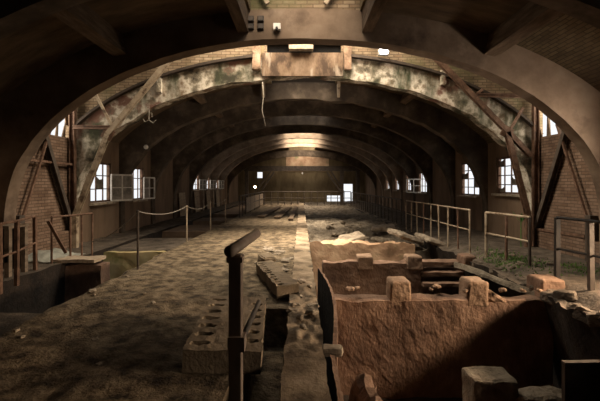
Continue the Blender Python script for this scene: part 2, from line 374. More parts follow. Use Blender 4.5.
# windows
wn = [0]
def window(s, o, cols, rows, label, leaf=None, missing=0, lit=True):
    wn[0] += 1
    y0, y1, z0, z1 = o; x = XC + s * (WX + .07)
    t = thing('window_%d' % wn[0], (x, (y0 + y1) / 2, z0), label, 'window', None, 'structure')
    f = MB(); w_ = .06
    f.ab(x - .03, x + .03, y0, y0 + w_, z0, z1); f.ab(x - .03, x + .03, y1 - w_, y1, z0, z1)
    f.ab(x - .03, x + .03, y0, y1, z0, z0 + w_); f.ab(x - .03, x + .03, y0, y1, z1 - w_, z1)
    f.build('window_frame', 'rust', t)
    for i in range(1, cols):
        y = y0 + (y1 - y0) * i / cols
        b = MB(); b.ab(x - .015, x + .015, y - .018, y + .018, z0, z1); b.build('glazing_bar', 'rust', t)
    for i in range(1, rows):
        z = z0 + (z1 - z0) * i / rows
        b = MB(); b.ab(x - .015, x + .015, y0, y1, z - .014, z + .014); b.build('glazing_bar', 'rust', t)
    sl = MB(); sl.rough((XC + s * (WX + .02), (y0 + y1) / 2, z0 - .03), (.3, y1 - y0 + .16, .07), .1, .008); sl.build('window_sill', 'stone', t)
    rr = random.Random(wn[0])
    for i in range(cols):
        for j in range(rows):
            if rr.random() < missing:
                ya_, yb_ = y0 + (y1 - y0) * i / cols, y0 + (y1 - y0) * (i + 1) / cols
                za, zb = z0 + (z1 - z0) * j / rows, z0 + (z1 - z0) * (j + 1) / rows
                p = MB()
                p.add([(x, ya_, za), (x, yb_, za), (x, yb_, zb - (zb - za) * rr.random() * .6), (x, (ya_ + yb_) / 2, zb - (zb - za) * rr.random() * .8), (x, ya_, zb - (zb - za) * rr.random() * .4),
                       (x + .006, ya_, za), (x + .006, yb_, za), (x + .006, yb_, zb - .1), (x + .006, (ya_ + yb_) / 2, zb - .12), (x + .006, ya_, zb - .05)],
                      [(0, 1, 2, 3, 4), (9, 8, 7, 6, 5), (0, 5, 6, 1), (1, 6, 7, 2), (2, 7, 8, 3), (3, 8, 9, 4), (4, 9, 5, 0)])
                p.build('broken_pane', 'dirty_glass', t)
    if leaf:
        hy, ang, lw_, pane = leaf       # hinge depth, direction, leaf width
        zl0, zl1 = z0 + .03, z1 - .36
        hx = XC + s * (WX - .02)
        dx, dy = -s * math.sin(ang) * lw_, math.cos(ang) * lw_
        l = MB(); a = Vector((hx, hy, 0)); b = a + Vector((dx, dy, 0)); zup = (0, 0, 1)
        for z in (zl0, zl1): l.bar(a + Vector((0, 0, z)), b + Vector((0, 0, z)), .05, .055)
        for q in (0, .5, 1): l.bar(a.lerp(b, q) + Vector((0, 0, zl0)), a.lerp(b, q) + Vector((0, 0, zl1)), .045, .045)
        l.bar(a + Vector((0, 0, (zl0 + zl1) / 2)), b + Vector((0, 0, (zl0 + zl1) / 2)), .03, .03)
        lf = l.build('casement', 'white_frame', t)
        if pane:
            g = MB(); q0 = pane
            g.bar(a.lerp(b, q0[0]) + Vector((0, 0, (zl0 + zl1) / 2)), a.lerp(b, q0[1]) + Vector((0, 0, (zl0 + zl1) / 2)), .006, (zl1 - zl0))
            g.build('pane', 'dirty_glass', lf)
window(1, rw[0], 3, 3, 'right wall window beside the camera, beyond the frame edge')
window(1, (1.5, 3.0, 1.2, 2.2), 3, 3, 'unseen right wall window outside the frame, added to light the guard post')
window(1, rw[1], 4, 4, 'bright barred window nearest the camera on the right wall', missing=.2)
window(1, rw[2], 3, 4, 'bright barred window half behind the mossy arch foot on the right wall', missing=.12)
window(1, rw[3], 3, 3, 'right wall window with an open white casement, beyond the barred pair', leaf=(20.4, 1.5, .72, None))
for i, k in enumerate((5, 6, 7)):
    window(1, rw[4 + i], 2, 2, 'tiny bright right wall window, %s past the open white casement' % ORD[i])
window(-1, lw[0], 3, 3, 'left wall window nearest the camera, dirty casement swung open', leaf=(12.55, .45, .8, (0, 1)), missing=.15)
window(-1, lw[1], 3, 3, 'left wall window second from the camera with a small casement', leaf=(15.15, .5, .5, (0, .5)), missing=.1)
for i, k in enumerate((5, 6, 7)):
    window(-1, lw[2 + i], 2, 3, 'small far left wall window, %s beyond the rope fence' % ORD[i], leaf=(dk(k) + 2.05, .5, .55, (0, 1)))

# ragged broken openings high in the brick walls
for s, ops, side in ((1, rbro[0], 'right'), (-1, lbro[0], 'left')):
    y0, y1, z0, z1 = ops
    t = thing('broken_boarding', (XC + s * (WX + .2), (y0 + y1) / 2, z0), 'ragged splintered boarding in the bright hole high in the %s brick wall' % side, 'boarding', 'broken boarding in the wall holes')
    rr = random.Random(s + 5); y = y0 + .02
    while y < y1 - .06:
        w_ = rr.uniform(.07, .2); h0 = rr.uniform(0, .25); h1 = rr.uniform(.35, .9)
        b = MB(); x = XC + s * (WX + rr.uniform(.02, .13)); ln = rr.uniform(-.08, .08)
        za, zb = (z0, z0 + h1 * (z1 - z0)) if rr.random() < .75 else (z1 - h1 * (z1 - z0), z1)
        b.add([(x, y, za), (x, y + w_, za), (x, y + w_ * .8 + ln, zb), (x, y + w_ * .3 + ln, zb - .15), (x + .02, y, za), (x + .02, y + w_, za), (x + .02, y + w_ * .8 + ln, zb), (x + .02, y + w_ * .3 + ln, zb - .15)],
              [(0, 1, 2, 3), (7, 6, 5, 4), (0, 4, 5, 1), (1, 5, 6, 2), (2, 6, 7, 3), (3, 7, 4, 0)])
        b.build('splintered_board', 'wood', t)
        y += w_ + rr.uniform(.02, .1)

# end walls
YB = 38.0
m = MB(); wx0, wx1 = XC - WX - .4, XC + WX + .4
ops = [(P(327, 0, YB).x, P(341, 0, YB).x, P(0, 201.5, YB).z, P(0, 195.5, YB).z), (P(343.5, 0, YB).x, P(353, 0, YB).x, -.05, P(0, 184, YB).z), (P(257, 0, YB).x, P(262.5, 0, YB).x, P(0, 178, YB).z, P(0, 172, YB).z)]
xs = sorted({wx0, wx1} | {q for o in ops for q in o[:2]})
for a, b in zip(xs[:-1], xs[1:]):
    z = -2.2
    for o in ops:
        if o[0] < (a + b) / 2 < o[1]:
            if o[2] > z: m.ab(a, b, YB, YB + .4, z, o[2])
            z = o[3]
    m.ab(a, b, YB, YB + .4, z, 5.6)
m.build('wall_end', 'end_wall', origin=(0, YB, 0))['kind'] = 'structure'
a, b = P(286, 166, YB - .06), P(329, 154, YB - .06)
m2 = MB(); m2.ab(a.x, b.x, YB - .06, YB, a.z - .5, b.z + .1); tag(m2.build('lit_wall_panel', 'pit_pale'), 'pale panel painting the lit patch high on the end wall above the portal beam', 'panel')  # pale panel paints the roof light falling on the end wall
m = MB(); m.ab(wx0, wx1, -4.4, -4, -2.2, 6); m.build('wall_back', 'wall_plaster')['kind'] = 'structure'
# ------------------------------------------------------------------ floors
def steps(y0, y1, q=.017, mn=.06):
    ys = [y0]
    while ys[-1] < y1: ys.append(ys[-1] + max(mn, q * abs(ys[-1])))
    ys[-1] = y1; return ys
def lin(a, b, n): return [a + (b - a) * i / n for i in range(n + 1)]
def sst(a, b, x):
    t = max(0, min(1, (x - a) / (b - a))); return t * t * (3 - 2 * t)
def zwalk(x, y):
    z = .035 * fbm((x * 1.3, y * 1.3, 1), 5) + .02 * fbm((x * 5, y * 5, 3), 3)
    z *= 1 - .5 * sst(8, 14, y)
    tr = sst(-.56, -.48, x) * sst(1.6, 1.75, y) * (1 - sst(5.0, 5.15, y))
    z = z * (1 - tr) - .42 * tr
    z -= .1 * (1 - sst(-3.36, -3.2, x)) * (1 + fbm((y * 2, 0, 0), 3))
    return z - .02
m = MB(); m.field(lin(-3.36, -.14, 66), steps(-3.9, 37.9), zwalk, -2.1)
m.build('floor_walkway', 'soil', origin=(0, 0, 0), smooth=True)['kind'] = 'structure'
def zbank(x, y):
    e = sst(3.85, 4.45, x - .12 * fbm((y * 1.1, 3, 0), 3))
    return -.16 + .16 * e + .05 * fbm((x * 2, y * 2, 5), 4) * (1.4 - e) + .05 * fbm((x * 6, y * 6, 9), 4) * (1.1 - e)
m = MB(); m.field(lin(3.85, XC + WX, 60), steps(-3.9, 37.9), zbank, -2.1, xf=lambda x, y: x + (.12 * fbm((y * 1.3, 1, 2), 3) * (1 - sst(3.9, 4.4, x))), smi=1, under=(.5, 0))  # sides near-black and undercut, painting the shade below the bank edge
m.build('floor_right', ['bank_soil', 'pit_floor_shade'], origin=(0, 0, 0), smooth=True)['kind'] = 'structure'
LP = -4.85
m = MB(); m.field(lin(XC - WX, LP, 22), steps(-3.9, 37.9), lambda x, y: .03 * fbm((x * 2, y * 2, 8), 4), -2.1, smi=1, under=(0, -.35))  # pit side near-black and undercut, shade put into colour and shape
# left solid stretches between the pits
for y0, y1 in ((-3.9, 4.2), (8.25, 8.65), (9.9, 12.2), (14.2, 16.2), (18, 37.9)):
    pass
m.build('floor_left', ['bank_soil', 'pit_floor_shade'], origin=(0, 0, 0), smooth=True)['kind'] = 'structure'
for i, (y0, y1, mt) in enumerate(((-3.9, 5.2, 'bank_soil'), (8.25, 8.65, 'pit_brick'), (9.86, 10.02, 'yellow_plaster'), (10.02, 12.4, 'bank_soil'), (14.0, 16.4, 'wall_plaster'), (18.0, 20, 'wall_plaster'), (22, 37.9, 'wall_plaster'))):
    m = MB()
    xr_ = -4.15 if i == 1 else -3.3
    m.rough(((LP + xr_) / 2, (y0 + y1) / 2, -1.06), (xr_ - LP + .06, y1 - y0, 2.0), .16, .02, seed=i)
    o = m.build('floor_cross_wall', mt); o['kind'] = 'structure'
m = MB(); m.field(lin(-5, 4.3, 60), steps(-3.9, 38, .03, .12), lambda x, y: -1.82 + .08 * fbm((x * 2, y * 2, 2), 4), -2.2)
m.build('floor_pit', 'pit_floor_shade', origin=(0, 0, 0), smooth=True)['kind'] = 'structure'

# centre kerb strip
def zk(x, y):
    cov = sst(3.6, 4.1, y) * (1 - sst(6.2, 7.2, y))
    return .055 + .012 * fbm((x * 3, y * 3, 4), 4) + cov * .05 * (fbm((x * 9, y * 9, 1), 4) + .3)
m = MB(); m.field(lin(-.15, .215, 12), steps(-3.9, 33, .012, .04), zk, -1.95, xf=lambda x, y: x + (.025 * fbm((y * 3, 1, 1), 4) if abs(x - .03) > .15 else 0), smi=1)  # kerb sides near-black, shade of the gap put into the colour
tag(m.build('kerb', ['walk_concrete', 'pit_floor_shade'], origin=(0, 0, 0), smooth=True), 'long concrete kerb strip running down the middle beside the pits', 'kerb')

# thin broken brick skin along the kerb
def skin(y0, y1, xfun, zfun, label):
    n = 40; m = MB(); vs = []; fs = []
    for i in range(n + 1):
        y = y0 + (y1 - y0) * i / n; x = xfun(y); z = zfun(y) + .03 * fbm((y * 7, 2, 0), 4)
        t = .022 + .012 * fbm((y * 9, 4, 0), 2)
        vs += [(x - t, y, z), (x + t, y, z - .01), (x + .03, y, -1.8), (x - .03, y, -1.8)]
    for i in range(n):
        a, b = 4 * i, 4 * i + 4
        for k in range(4): fs.append((a + k, a + (k + 1) % 4, b + (k + 1) % 4, b + k))
    fs += [(3, 2, 1, 0), tuple(4 * n + k for k in range(4))]
    m.add(vs, fs); m.mi = [1 if f_ < 4 * n and f_ % 4 == 3 else 0 for f_ in range(len(fs))]; return tag(m.build('brick_skin', ['pit_brick', 'pit_floor_shade'], smooth=False), label, 'masonry')  # inner face near-black, painting the shade in the gap
skin(4.15, 8.1, lambda y: .34 + .15 * math.sin((y - 4.1) / 4.2 * math.pi), lambda y: -.1, 'thin curved masonry skin standing off the kerb above the black gap')
skin(2.4, 3.95, lambda y: .31, lambda y: -.08, 'straight thin masonry skin along the kerb at the bottom edge')
m = MB(); m.rough((.31, 4.05, -.08), (.24, .14, .09), .04, .015, seed=3); tag(m.build('stone', 'stone'), 'flat pale stone bridging the black gap beside the kerb', 'stone')
m = MB(); m.rough((.52, 3.55, -.95), (.2, .9, 1.3), .06, .06, seed=9, top=.3, rot=(0, .15, 0)); tag(m.build('masonry_fragment', 'pit_brick'), 'jagged masonry fragment leaning in the pit beside the kerb', 'masonry')

# ------------------------------------------------------------------ pit walls and piers
def pit_wall(y, ztop, mt, label, seed, x0=.5, x1=4.05, th=.35, top=.05):
    m = MB(); m.rough(((x0 + x1) / 2, y + th / 2, (ztop - 1.85) / 2), (x1 - x0, th, ztop + 1.85), .05, .016, fr=3, seed=seed, top=top)
    return tag(m.build('pit_wall', mt), label, 'wall', 'low walls crossing the pit')
pit_wall(6.4, -.27, 'pit_brick', 'large brown brick wall crossing the pit nearest the camera', 1)
pit_wall(9.15, -.2, 'pit_brick', 'second low brick wall across the pit, behind the nearest one', 2, x1=2.75)
pit_wall(9.75, -.3, 'pit_brick', 'recessed dark wall behind the stepped ledges in the pit', 6, x0=2.7, x1=4.0, top=.02)
pit_wall(11.9, -.17, 'pit_pale', 'pale cracked wall farthest across the pit before the rubble', 3, x0=.25, x1=3.4, th=.5, top=.16)
PL = [(1.60, 6.42, .36, .34, .1, 'squat block on the nearest pit wall, left one'), (2.84, 6.42, .36, .34, .1, 'block with a sloped shoulder midway on the nearest pit wall'),
      (4.06, 6.45, .42, .4, .12, 'broad block at the right end of the nearest pit wall by the bank'),
      (1.47, 9.15, .38, .36, .01, 'squat block on the second pit wall, left one'), (2.60, 9.15, .36, .36, .01, 'block on the second pit wall beside the stepped ledges'),
      (3.85, 9.1, .32, .4, .02, 'dark block at the right end of the second pit wall')]
for i, (x, y, w_, dp, h, lab) in enumerate(PL):
    m = MB(); m.rough((x, y + dp / 2, h / 2 - .22), (w_, dp + .04, h + .32), .035, .017, seed=20 + i, taper=.08)
    if i == 1:
        m.rough((x + .3, y + dp / 2, -.27), (.36, dp, .18), .05, .03, seed=41, rot=(0, .5, 0))
    tag(m.build('brick_pier', 'pit_block' if i in (0, 1, 3, 4) else 'pit_brick'), lab, 'block', 'blocks standing on the pit walls')
for i in range(3):
    m = MB(); m.rough((3.25, 9.5 - .08 * i, -.25 - .21 * i), (1.0, .4 + .16 * i, .07), .06, .012, seed=50 + i)
    tag(m.build('brick_ledge', 'pit_brick'), '%s stepped ledge in the recess right of the second pit wall' % ('top', 'middle', 'lowest')[0:3][i].capitalize().lower(), 'ledge', 'stepped ledges in the pit')
m = MB(); m.rough((2.68, 7.9, -1.35), (.14, 2.5, .9), .08, .025, seed=60, top=.05); tag(m.build('pit_wall', 'pit_brick'), 'dividing wall running away between the first two pit walls', 'wall')
m = MB(); m.bar((4.1, 9.25, -.2), (3.72, 6.55, -.36), .3, .1); m2 = MB()
m2.rough((0, 0, 0), (.46, 2.75, .11), .06, .025, seed=70, rot=(0, .3, .14)); m2.v = [v + Vector((3.9, 7.85, -.29)) for v in m2.v]
tag(m2.build('coping_slab', 'rubble'), 'long sloping coping slab along the edge of the right bank', 'slab')
m = MB(); m.rough((2.58, 5.5, -1.43), (.6, .45, .86), .05, .022, seed=71, top=.05); tag(m.build('masonry_pier', 'rubble'), 'broken masonry pier rising from the pit at the bottom edge', 'pier')
m = MB(); m.rough((3.25, 5.35, -1.5), (.8, .35, .6), .06, .04, seed=72, top=.08); tag(m.build('masonry_pier', 'rubble'), 'low rough masonry lump right of the broken pier in the pit', 'pier')
t = thing('steel_panel', (3.4, 4.53, -1.8), 'dark upright steel panel in the bottom right corner with a pale rim', 'panel')
m = MB(); m.ab(2.97, 3.9, 4.5, 4.56, -1.8, -.42); m.build('sheet', 'dark_steel_ledge', t)
m = MB(); m.bar((2.95, 4.5, -.41), (3.9, 4.5, -.395), .07, .025); m.build('rim', 'dark_steel', t)

# rubble field behind
def zr(x, y):
    e = sst(.3, .7, x) * (1 - sst(12.2, 12.5, y) * 0)
    z = -.5 + .32 * sst(12.4, 15, y) + .16 * fbm((x * 1.6, y * 1.2, 7), 5) + .05 * fbm((x * 6, y * 6, 3), 3)
    z -= .5 * math.exp(-(((x - 2.7) / .35) ** 2 + ((y - 14.6) / .5) ** 2))
    return min(z, .1)
m = MB(); m.field(lin(.22, 4.1, 70), steps(12.2, 37.9, .008, .05), zr, -1.9)
tag(m.build('rubble', 'rubble', origin=(2, 14, 0), smooth=False), 'uneven rubble filling the far part of the right pit', 'rubble', None, 'stuff')
def stones(n, area, smin, smax, mt, label, group, zf, seed, flat=.55, name='stone'):
    rr = random.Random(seed)
    for i in range(n):
        x = rr.uniform(area[0], area[1]); y = rr.uniform(area[2], area[3]); s_ = rr.uniform(smin, smax)
        sz = (s_ * rr.uniform(.8, 1.6), s_ * rr.uniform(.7, 1.4), s_ * flat * rr.uniform(.7, 1.2))
        z = zf(x, y)
        m = MB(); m.rough((0, 0, 0), sz, max(.025, s_ / 5), s_ * .13, fr=1.6 / s_, seed=seed * 50 + i, rot=(rr.uniform(-.2, .2), rr.uniform(-.2, .2), rr.uniform(0, 3)))
        m.v = [v + Vector((x, y, z + sz[2] * .33)) for v in m.v]
        tag(m.build(name, mt), label, 'stone', group)
stones(30, (.5, 3.7, 12.6, 18), .12, .34, 'rubble', 'broken chunk of masonry lying on the rubble in the far pit', 'masonry chunks on the rubble', zr, 3)
for i, (px, py, d, sz, rot, lab) in enumerate(((405, 236, 12.6, (1.0, .8, .16), (.15, .3, .4), 'large tilted pale slab on the rubble below the pale railing'),
                                              (383, 228, 14.9, (.9, .5, .14), (.2, -.1, -.2), 'slab roofing the dark hole in the rubble'),
                                              (352, 238, 12.9, (.8, .6, .14), (.25, -.2, .3), 'cracked pale block on the rubble behind the pale wall'),
                                              (430, 240, 11.6, (.6, .9, .16), (.1, .35, .2), 'pale block leaning on the bank under the pale railing'))):
    m = MB(); m.rough((0, 0, 0), sz, .07, .04, seed=80 + i, rot=rot); m.v = [v + P(px, py, d) for v in m.v]
    tag(m.build('broken_slab', 'stone'), lab, 'slab')
stones(26, (-.95, -.2, 7.3, 10.2), .06, .17, 'stone', 'small pale flat stone lying on the lit walkway by the kerb', 'pale stones on the walkway', zwalk, 5, flat=.3)
stones(10, (-.1, .18, 4.0, 6.4), .06, .12, 'stone', 'small dark stone on the littered kerb strip', 'stones on the kerb', zk, 6)
stones(14, (4.0, 5.0, 7.2, 12.0), .05, .12, 'rubble', 'small stone lying on the right bank beside the railings', 'stones on the right bank', zbank, 8)
stones(12, (.5, 4.0, 6.43, 6.7), .06, .12, 'pit_block', 'small brick fragment on top of the nearest pit wall', 'fragments on the nearest pit wall', lambda x, y: -.13, 9, name='brick_fragment')
stones(9, (-3.2, -1.2, 3.4, 7), .04, .09, 'stone', 'small dark clod on the near earthen walkway', 'clods on the walkway', zwalk, 12, name='clod')
rr = random.Random(31)
for i in range(26):
    y = 4.6 + i * .19 + rr.uniform(-.05, .05); x = 3.98 + rr.uniform(-.06, .12); s_ = rr.uniform(.12, .26)
    m = MB(); m.rough((0, 0, 0), (s_ * 1.2, s_ * 1.3, s_ * .8), .045, s_ * .09, fr=1.3 / s_, seed=300 + i, rot=(rr.uniform(-.3, .3), rr.uniform(-.3, .3), rr.uniform(0, 3)))
    m.v = [v + Vector((x, y, zbank(x, y) - .06)) for v in m.v]
    tag(m.build('earth_clod', 'bank_soil'), 'dark earthy lump along the broken edge of the right bank', 'lump', 'lumps along the right bank edge')
m = MB(); m.rough((0, 0, 0), (.3, .26, .2), .035, .035, seed=90, rot=(.2, .1, .5)); m.v = [v + Vector((-.68, 7.9, .1)) for v in m.v]
tag(m.build('stone', 'slab_clay'), 'largest dark stone on the walkway behind the long slab', 'stone')

# ------------------------------------------------------------------ perforated slabs
def perf_slab(L_, W, T, slots, seed, worn=.012):
    nx = max(8, int(W / .016)); ny = int(L_ / .024)
    def zf(x, y):
        z = T + .008 * fbm((x * 8, y * 8, seed), 3)
        for (sx, sy, rx, ry) in slots:
            q = ((x - sx) / rx) ** 2 + ((y - sy) / ry) ** 2
            if q < 1.15: z -= .07 * (1 - sst(.6, 1.15, q))
        return z
    def xf(x, y): return x + (worn * 2.2 * fbm((y * 6, x * 3, seed), 3) if abs(x) > W / 2 - .02 else 0)
    m = MB(); m.field(lin(-W / 2, W / 2, nx), lin(-L_ / 2, L_ / 2, ny), zf, 0, xf=xf); return m
sl = [(-.22, -.62 + .21 * i, .085, .034) for i in range(7)] + [(.24, -.55 + .21 * i, .06, .032) for i in range(6)]
m = perf_slab(1.55, .68, .2, sl, 1)
M = Matrix.Translation((-.74, 4.22, -.02)) @ Euler((.02, .05, .07)).to_matrix().to_4x4()
m.v = [M @ v for v in m.v]
tag(m.build('perforated_slab', 'slab_clay', smooth=False), 'wide clay slab with rows of oval holes behind the foreground post', 'slab', 'perforated slabs on the walkway')
sl = [(-.09, -.8 + .155 * i, .05, .03) for i in range(11)]
m = perf_slab(1.8, .31, .17, sl, 2)
M = Matrix.Translation((-.42, 6.45, .02)) @ Euler((0.0, -.05, .28)).to_matrix().to_4x4()
m.v = [M @ v for v in m.v]
tag(m.build('perforated_slab', 'slab_clay', smooth=False), 'long narrow perforated slab lying askew against the kerb', 'slab', 'perforated slabs on the walkway')

# ------------------------------------------------------------------ foreground rail stub
t = thing('guard_post', (-.36, 2.2, 0), 'dark foreground guard post with broken rail stubs', 'post')
m = MB(); m.bar((-.358, 2.2, -.1), (-.358, 2.2, 1.215), .07, .07, (0, 1, 0)); m.build('post', 'post_paint', t, bevel=.006)
m = MB(); m.path([(-.374, 2.1, 1.245), (-.318, 2.86, 1.245)], .032, 14); m.build('top_rail', 'post_paint', t, smooth=True)
m = MB(); m.path([(-.33, 2.16, .735), (-.31, 2.95, .73)], .017, 10); m.build('mid_rail', 'grey_steel', t, smooth=True)
m = MB(); m.box((-.36, 2.2, 1.19), (.085, .09, .03)); m.build('cap', 'post_paint', t)
m = MB(); m.box((-.35, 2.19, .735), (.09, .085, .08)); m.build('bracket', 'post_paint', t)

# ------------------------------------------------------------------ railings
def railing(name, pts, h, label, mtop, mpost, mids=(.5,), r=.022, pr=.024, extra=None, square=False, zf=None, group='railings'):
    base = (pts[0][0], pts[0][1], 0)
    t = thing(name, base, label, 'railing', group)
    for i, (x, y) in enumerate(pts):
        z = zf(x, y) if zf else 0
        m = MB()
        ln = R.uniform(-.02, .02)
        if square: m.bar((x, y, z - .05), (x + ln, y, h), pr * 2, pr * 2, (0, 1, 0))
        else: m.path([(x, y, z - .05), (x + ln, y, h)], pr, 8)
        m.build('post', mpost[i % len(mpost)] if isinstance(mpost, list) else mpost, t)
    for k, f in enumerate((1,) + tuple(mids)):
        m = MB(); q = [(x, y, h * f) for x, y in pts]
        m.path(q, r if k == 0 else r * .8, 8)
        m.build('top_rail' if k == 0 else 'mid_rail', mtop, t)
    return t
xr = lambda y: 4.08 - .012 * (y - 9.6)
railing('railing', [(xr(9.66 + .7 * i), 9.66 + .7 * i) for i in range(9)], .97, 'railing coloured pale as its lit stretch, many posts along the right bank', 'pale_paint', ['pale_paint', 'rust', 'pale_paint', 'pale_paint'], zf=zbank)  # pale material carries the light falling on this stretch of the rail
railing('railing', [(xr(15.96 + .75 * i), 15.96 + .75 * i) for i in range(20)], .98, 'long dark railing receding beyond the pale one on the right', 'dark_steel', 'dark_steel', r=.028, pr=.028)  # same rail in a darker copy beyond the stretch painted as lit
railing('railing', [(4.23, 9.15), (4.36, 8.5), (4.46, 7.8)], .95, 'short three-post railing on the right bank beside the mossy patch', 'pale_paint', ['pale_paint', 'rust', 'dark_steel'], r=.028, pr=.03, zf=zbank)
railing('railing', [(4.29, 6.7), (4.39, 6.05), (4.5, 5.1)], 1.04, 'dark railing at the right edge with a thick grey post', 'black_box', ['black_box', 'dark_steel', 'black_box'], r=.025, pr=.035, square=True, zf=zbank)
railing('railing', [(-4.98, 7.5), (-4.62, 6.5), (-4.52, 6.0), (-4.5, 5.2)], 1.0, 'dark railing at the left edge above the open pit', 'rust', 'rust', r=.022, pr=.028, square=True)
t = railing('railing', [(-5.05, 8.1), (-4.9, 8.5), (-4.82, 8.8), (-4.78, 9.15)], .93, 'leaning rusty railing with a diagonal bar, left beside the brick wall', 'rust', 'rust', r=.02, pr=.022, mids=())
m = MB(); m.bar(P(48, 221, 8.0), P(66, 253, 8.2), .06, .03, (0, 1, 0)); m.build('diagonal_bar', 'rust', t)
railing('railing', [(-2.85 + .52 * i, 31.4) for i in range(14)], 1.0, 'dark railing across the far end of the walkway', 'dark_steel', 'dark_steel', r=.03, pr=.03)
t = railing('railing', [(-2.98, 19.4), (-2.95, 20.2), (-2.95, 21.2), (-2.92, 23), (-2.9, 25), (-2.88, 27.5), (-2.85, 30.5)], 1.02, 'dark railing with pale infill boards, far left of the walkway', 'dark_steel', 'dark_steel', r=.03, pr=.03)
m = MB(); m.ab(-2.92, -2.89, 21.3, 30.4, .08, .88); m.build('infill_board', 'pale_wood', t)

# rope fence along the left walkway edge
RP = [(-3.1, 7.6, 1.09), (-3.17, 11.1, 1.0), (-3.17, 14.0, .98), (-3.1, 16.4, .97)]
for i, (x, y, h) in enumerate(RP):
    m = MB(); m.path([(x, y, -.12), (x, y, h)], .022, 10); m.path([(x, y, h - .03), (x, y, h + .012)], .03, 10)
    tag(m.build('rope_post', ['dark_steel', 'pale_paint', 'pale_paint', 'pale_paint'][i], smooth=False), ['dark rope fence post nearest the camera on the walkway edge', 'second rope fence post from the camera on the left edge', 'third pale rope fence post from the camera', 'last pale rope fence post, farthest from the camera'][i], 'post', 'rope fence posts')
def rope(a, b, sag, label, n=16, r=.009):
    a, b = Vector(a), Vector(b); m = MB()
    m.path([a.lerp(b, i / n) - Vector((0, 0, sag * 4 * (i / n) * (1 - i / n))) for i in range(n + 1)], r, 8)
    tag(m.build('rope', 'rope', smooth=True), label, 'rope', 'fence ropes')
for i in range(3):
    rope((RP[i][0], RP[i][1], RP[i][2] - .01), (RP[i + 1][0], RP[i + 1][1], RP[i + 1][2] - .01), (.13, .16, .1)[i], ['pale sagging rope between the first and second fence posts', 'pale rope between the second and third fence posts', 'pale rope between the third and last fence posts'][i])
rope((-3.1, 7.6, 1.08), (-4.75, 9.0, .3), .12, 'thin rope drooping left from the nearest fence post', r=.008)

# ------------------------------------------------------------------ steel bracing in the bay behind the first arch
for s, side in ((-1, 'left'), (1, 'right')):
    X = XC + s * (WX - .12)
    t = thing('wall_bracing', (X, 9.2, 0), 'rusty inverted V bracing against the %s brick wall' % side, 'bracing', 'steel bracing of the hall')
    ap = (X, 9.12, 2.78)
    m = MB(); m.ibar((X, 9.0, 2.95), (X, 10.35, .2), .11, .1, (1, 0, 0)); m.build('channel_strut', 'dark_steel', t)
    m = MB(); m.bar((X - s * .03, 9.35, 3.0), (X - s * .03, 8.3, .75), .05, .05, (1, 0, 0)); m.build('thin_strut', 'rust', t)
    m = MB(); m.bar((X, 8.45, 2.12 if s < 0 else .5), (X, 10.2, 2.1 if s < 0 else .45), .06, .05); m.build('tie_bar', 'rust', t)
    m = MB(); m.ibar((X, 10.25, -.1), (X, 10.25, 4.1), .12, .12, (1, 0, 0)); m.build('wall_post', 'rust', t)
    m = MB(); m.ab(X - .08, X + .08, 8.2, 8.36, -.05, .95); m.build('foot_post', 'dark_steel', t)
    # long strut in front of the second arch
    y = 10.12
    y = 10.12
    if s < 0: A, B, K, C_ = P(170, 59, y), P(108, 134, y), P(108, 134, y), P(75, 217, y)
    else: A, B, K, C_ = P(431, 53, y), P(531, 156, y), P(507, 132, y), P(528, 215, y)
    t = thing('diagonal_strut', (C_.x, y, 0), 'long rusty diagonal strut across the %s side of the peeling arch' % side, 'strut', 'steel bracing of the hall')
    mt = 'pale_paint' if s < 0 else 'rust'
    m = MB(); m.ibar(A, B, .12, .11, (0, 1, 0)); m.build('main_strut', mt, t)
    m = MB(); m.ibar(K, C_, .12, .11, (0, 1, 0)); m.bar(C_, (C_.x, y, -.05), .14, .12, (0, 1, 0)); m.build('leg', mt, t)
    h = (P(73, 127, y), P(110, 127.5, y)) if s < 0 else (P(472, 95, y), P(534, 96, y))
    m = MB(); m.ibar(*h, .08, .08); m.build('horizontal_tie', 'rust', t)
    for q in ((((94, 91), (112, 126)),) if s < 0 else (((510, 130), (523, 108)), ((474, 96), (483, 89)))):
        m = MB(); m.bar(P(*q[0], y), P(*q[1], y), .06, .06, (0, 1, 0)); m.build('short_strut', mt, t)
    m = MB(); m.box(K, (.28, .03, .28), (0, .5, 0)); m.build('gusset_plate', 'rust', t)

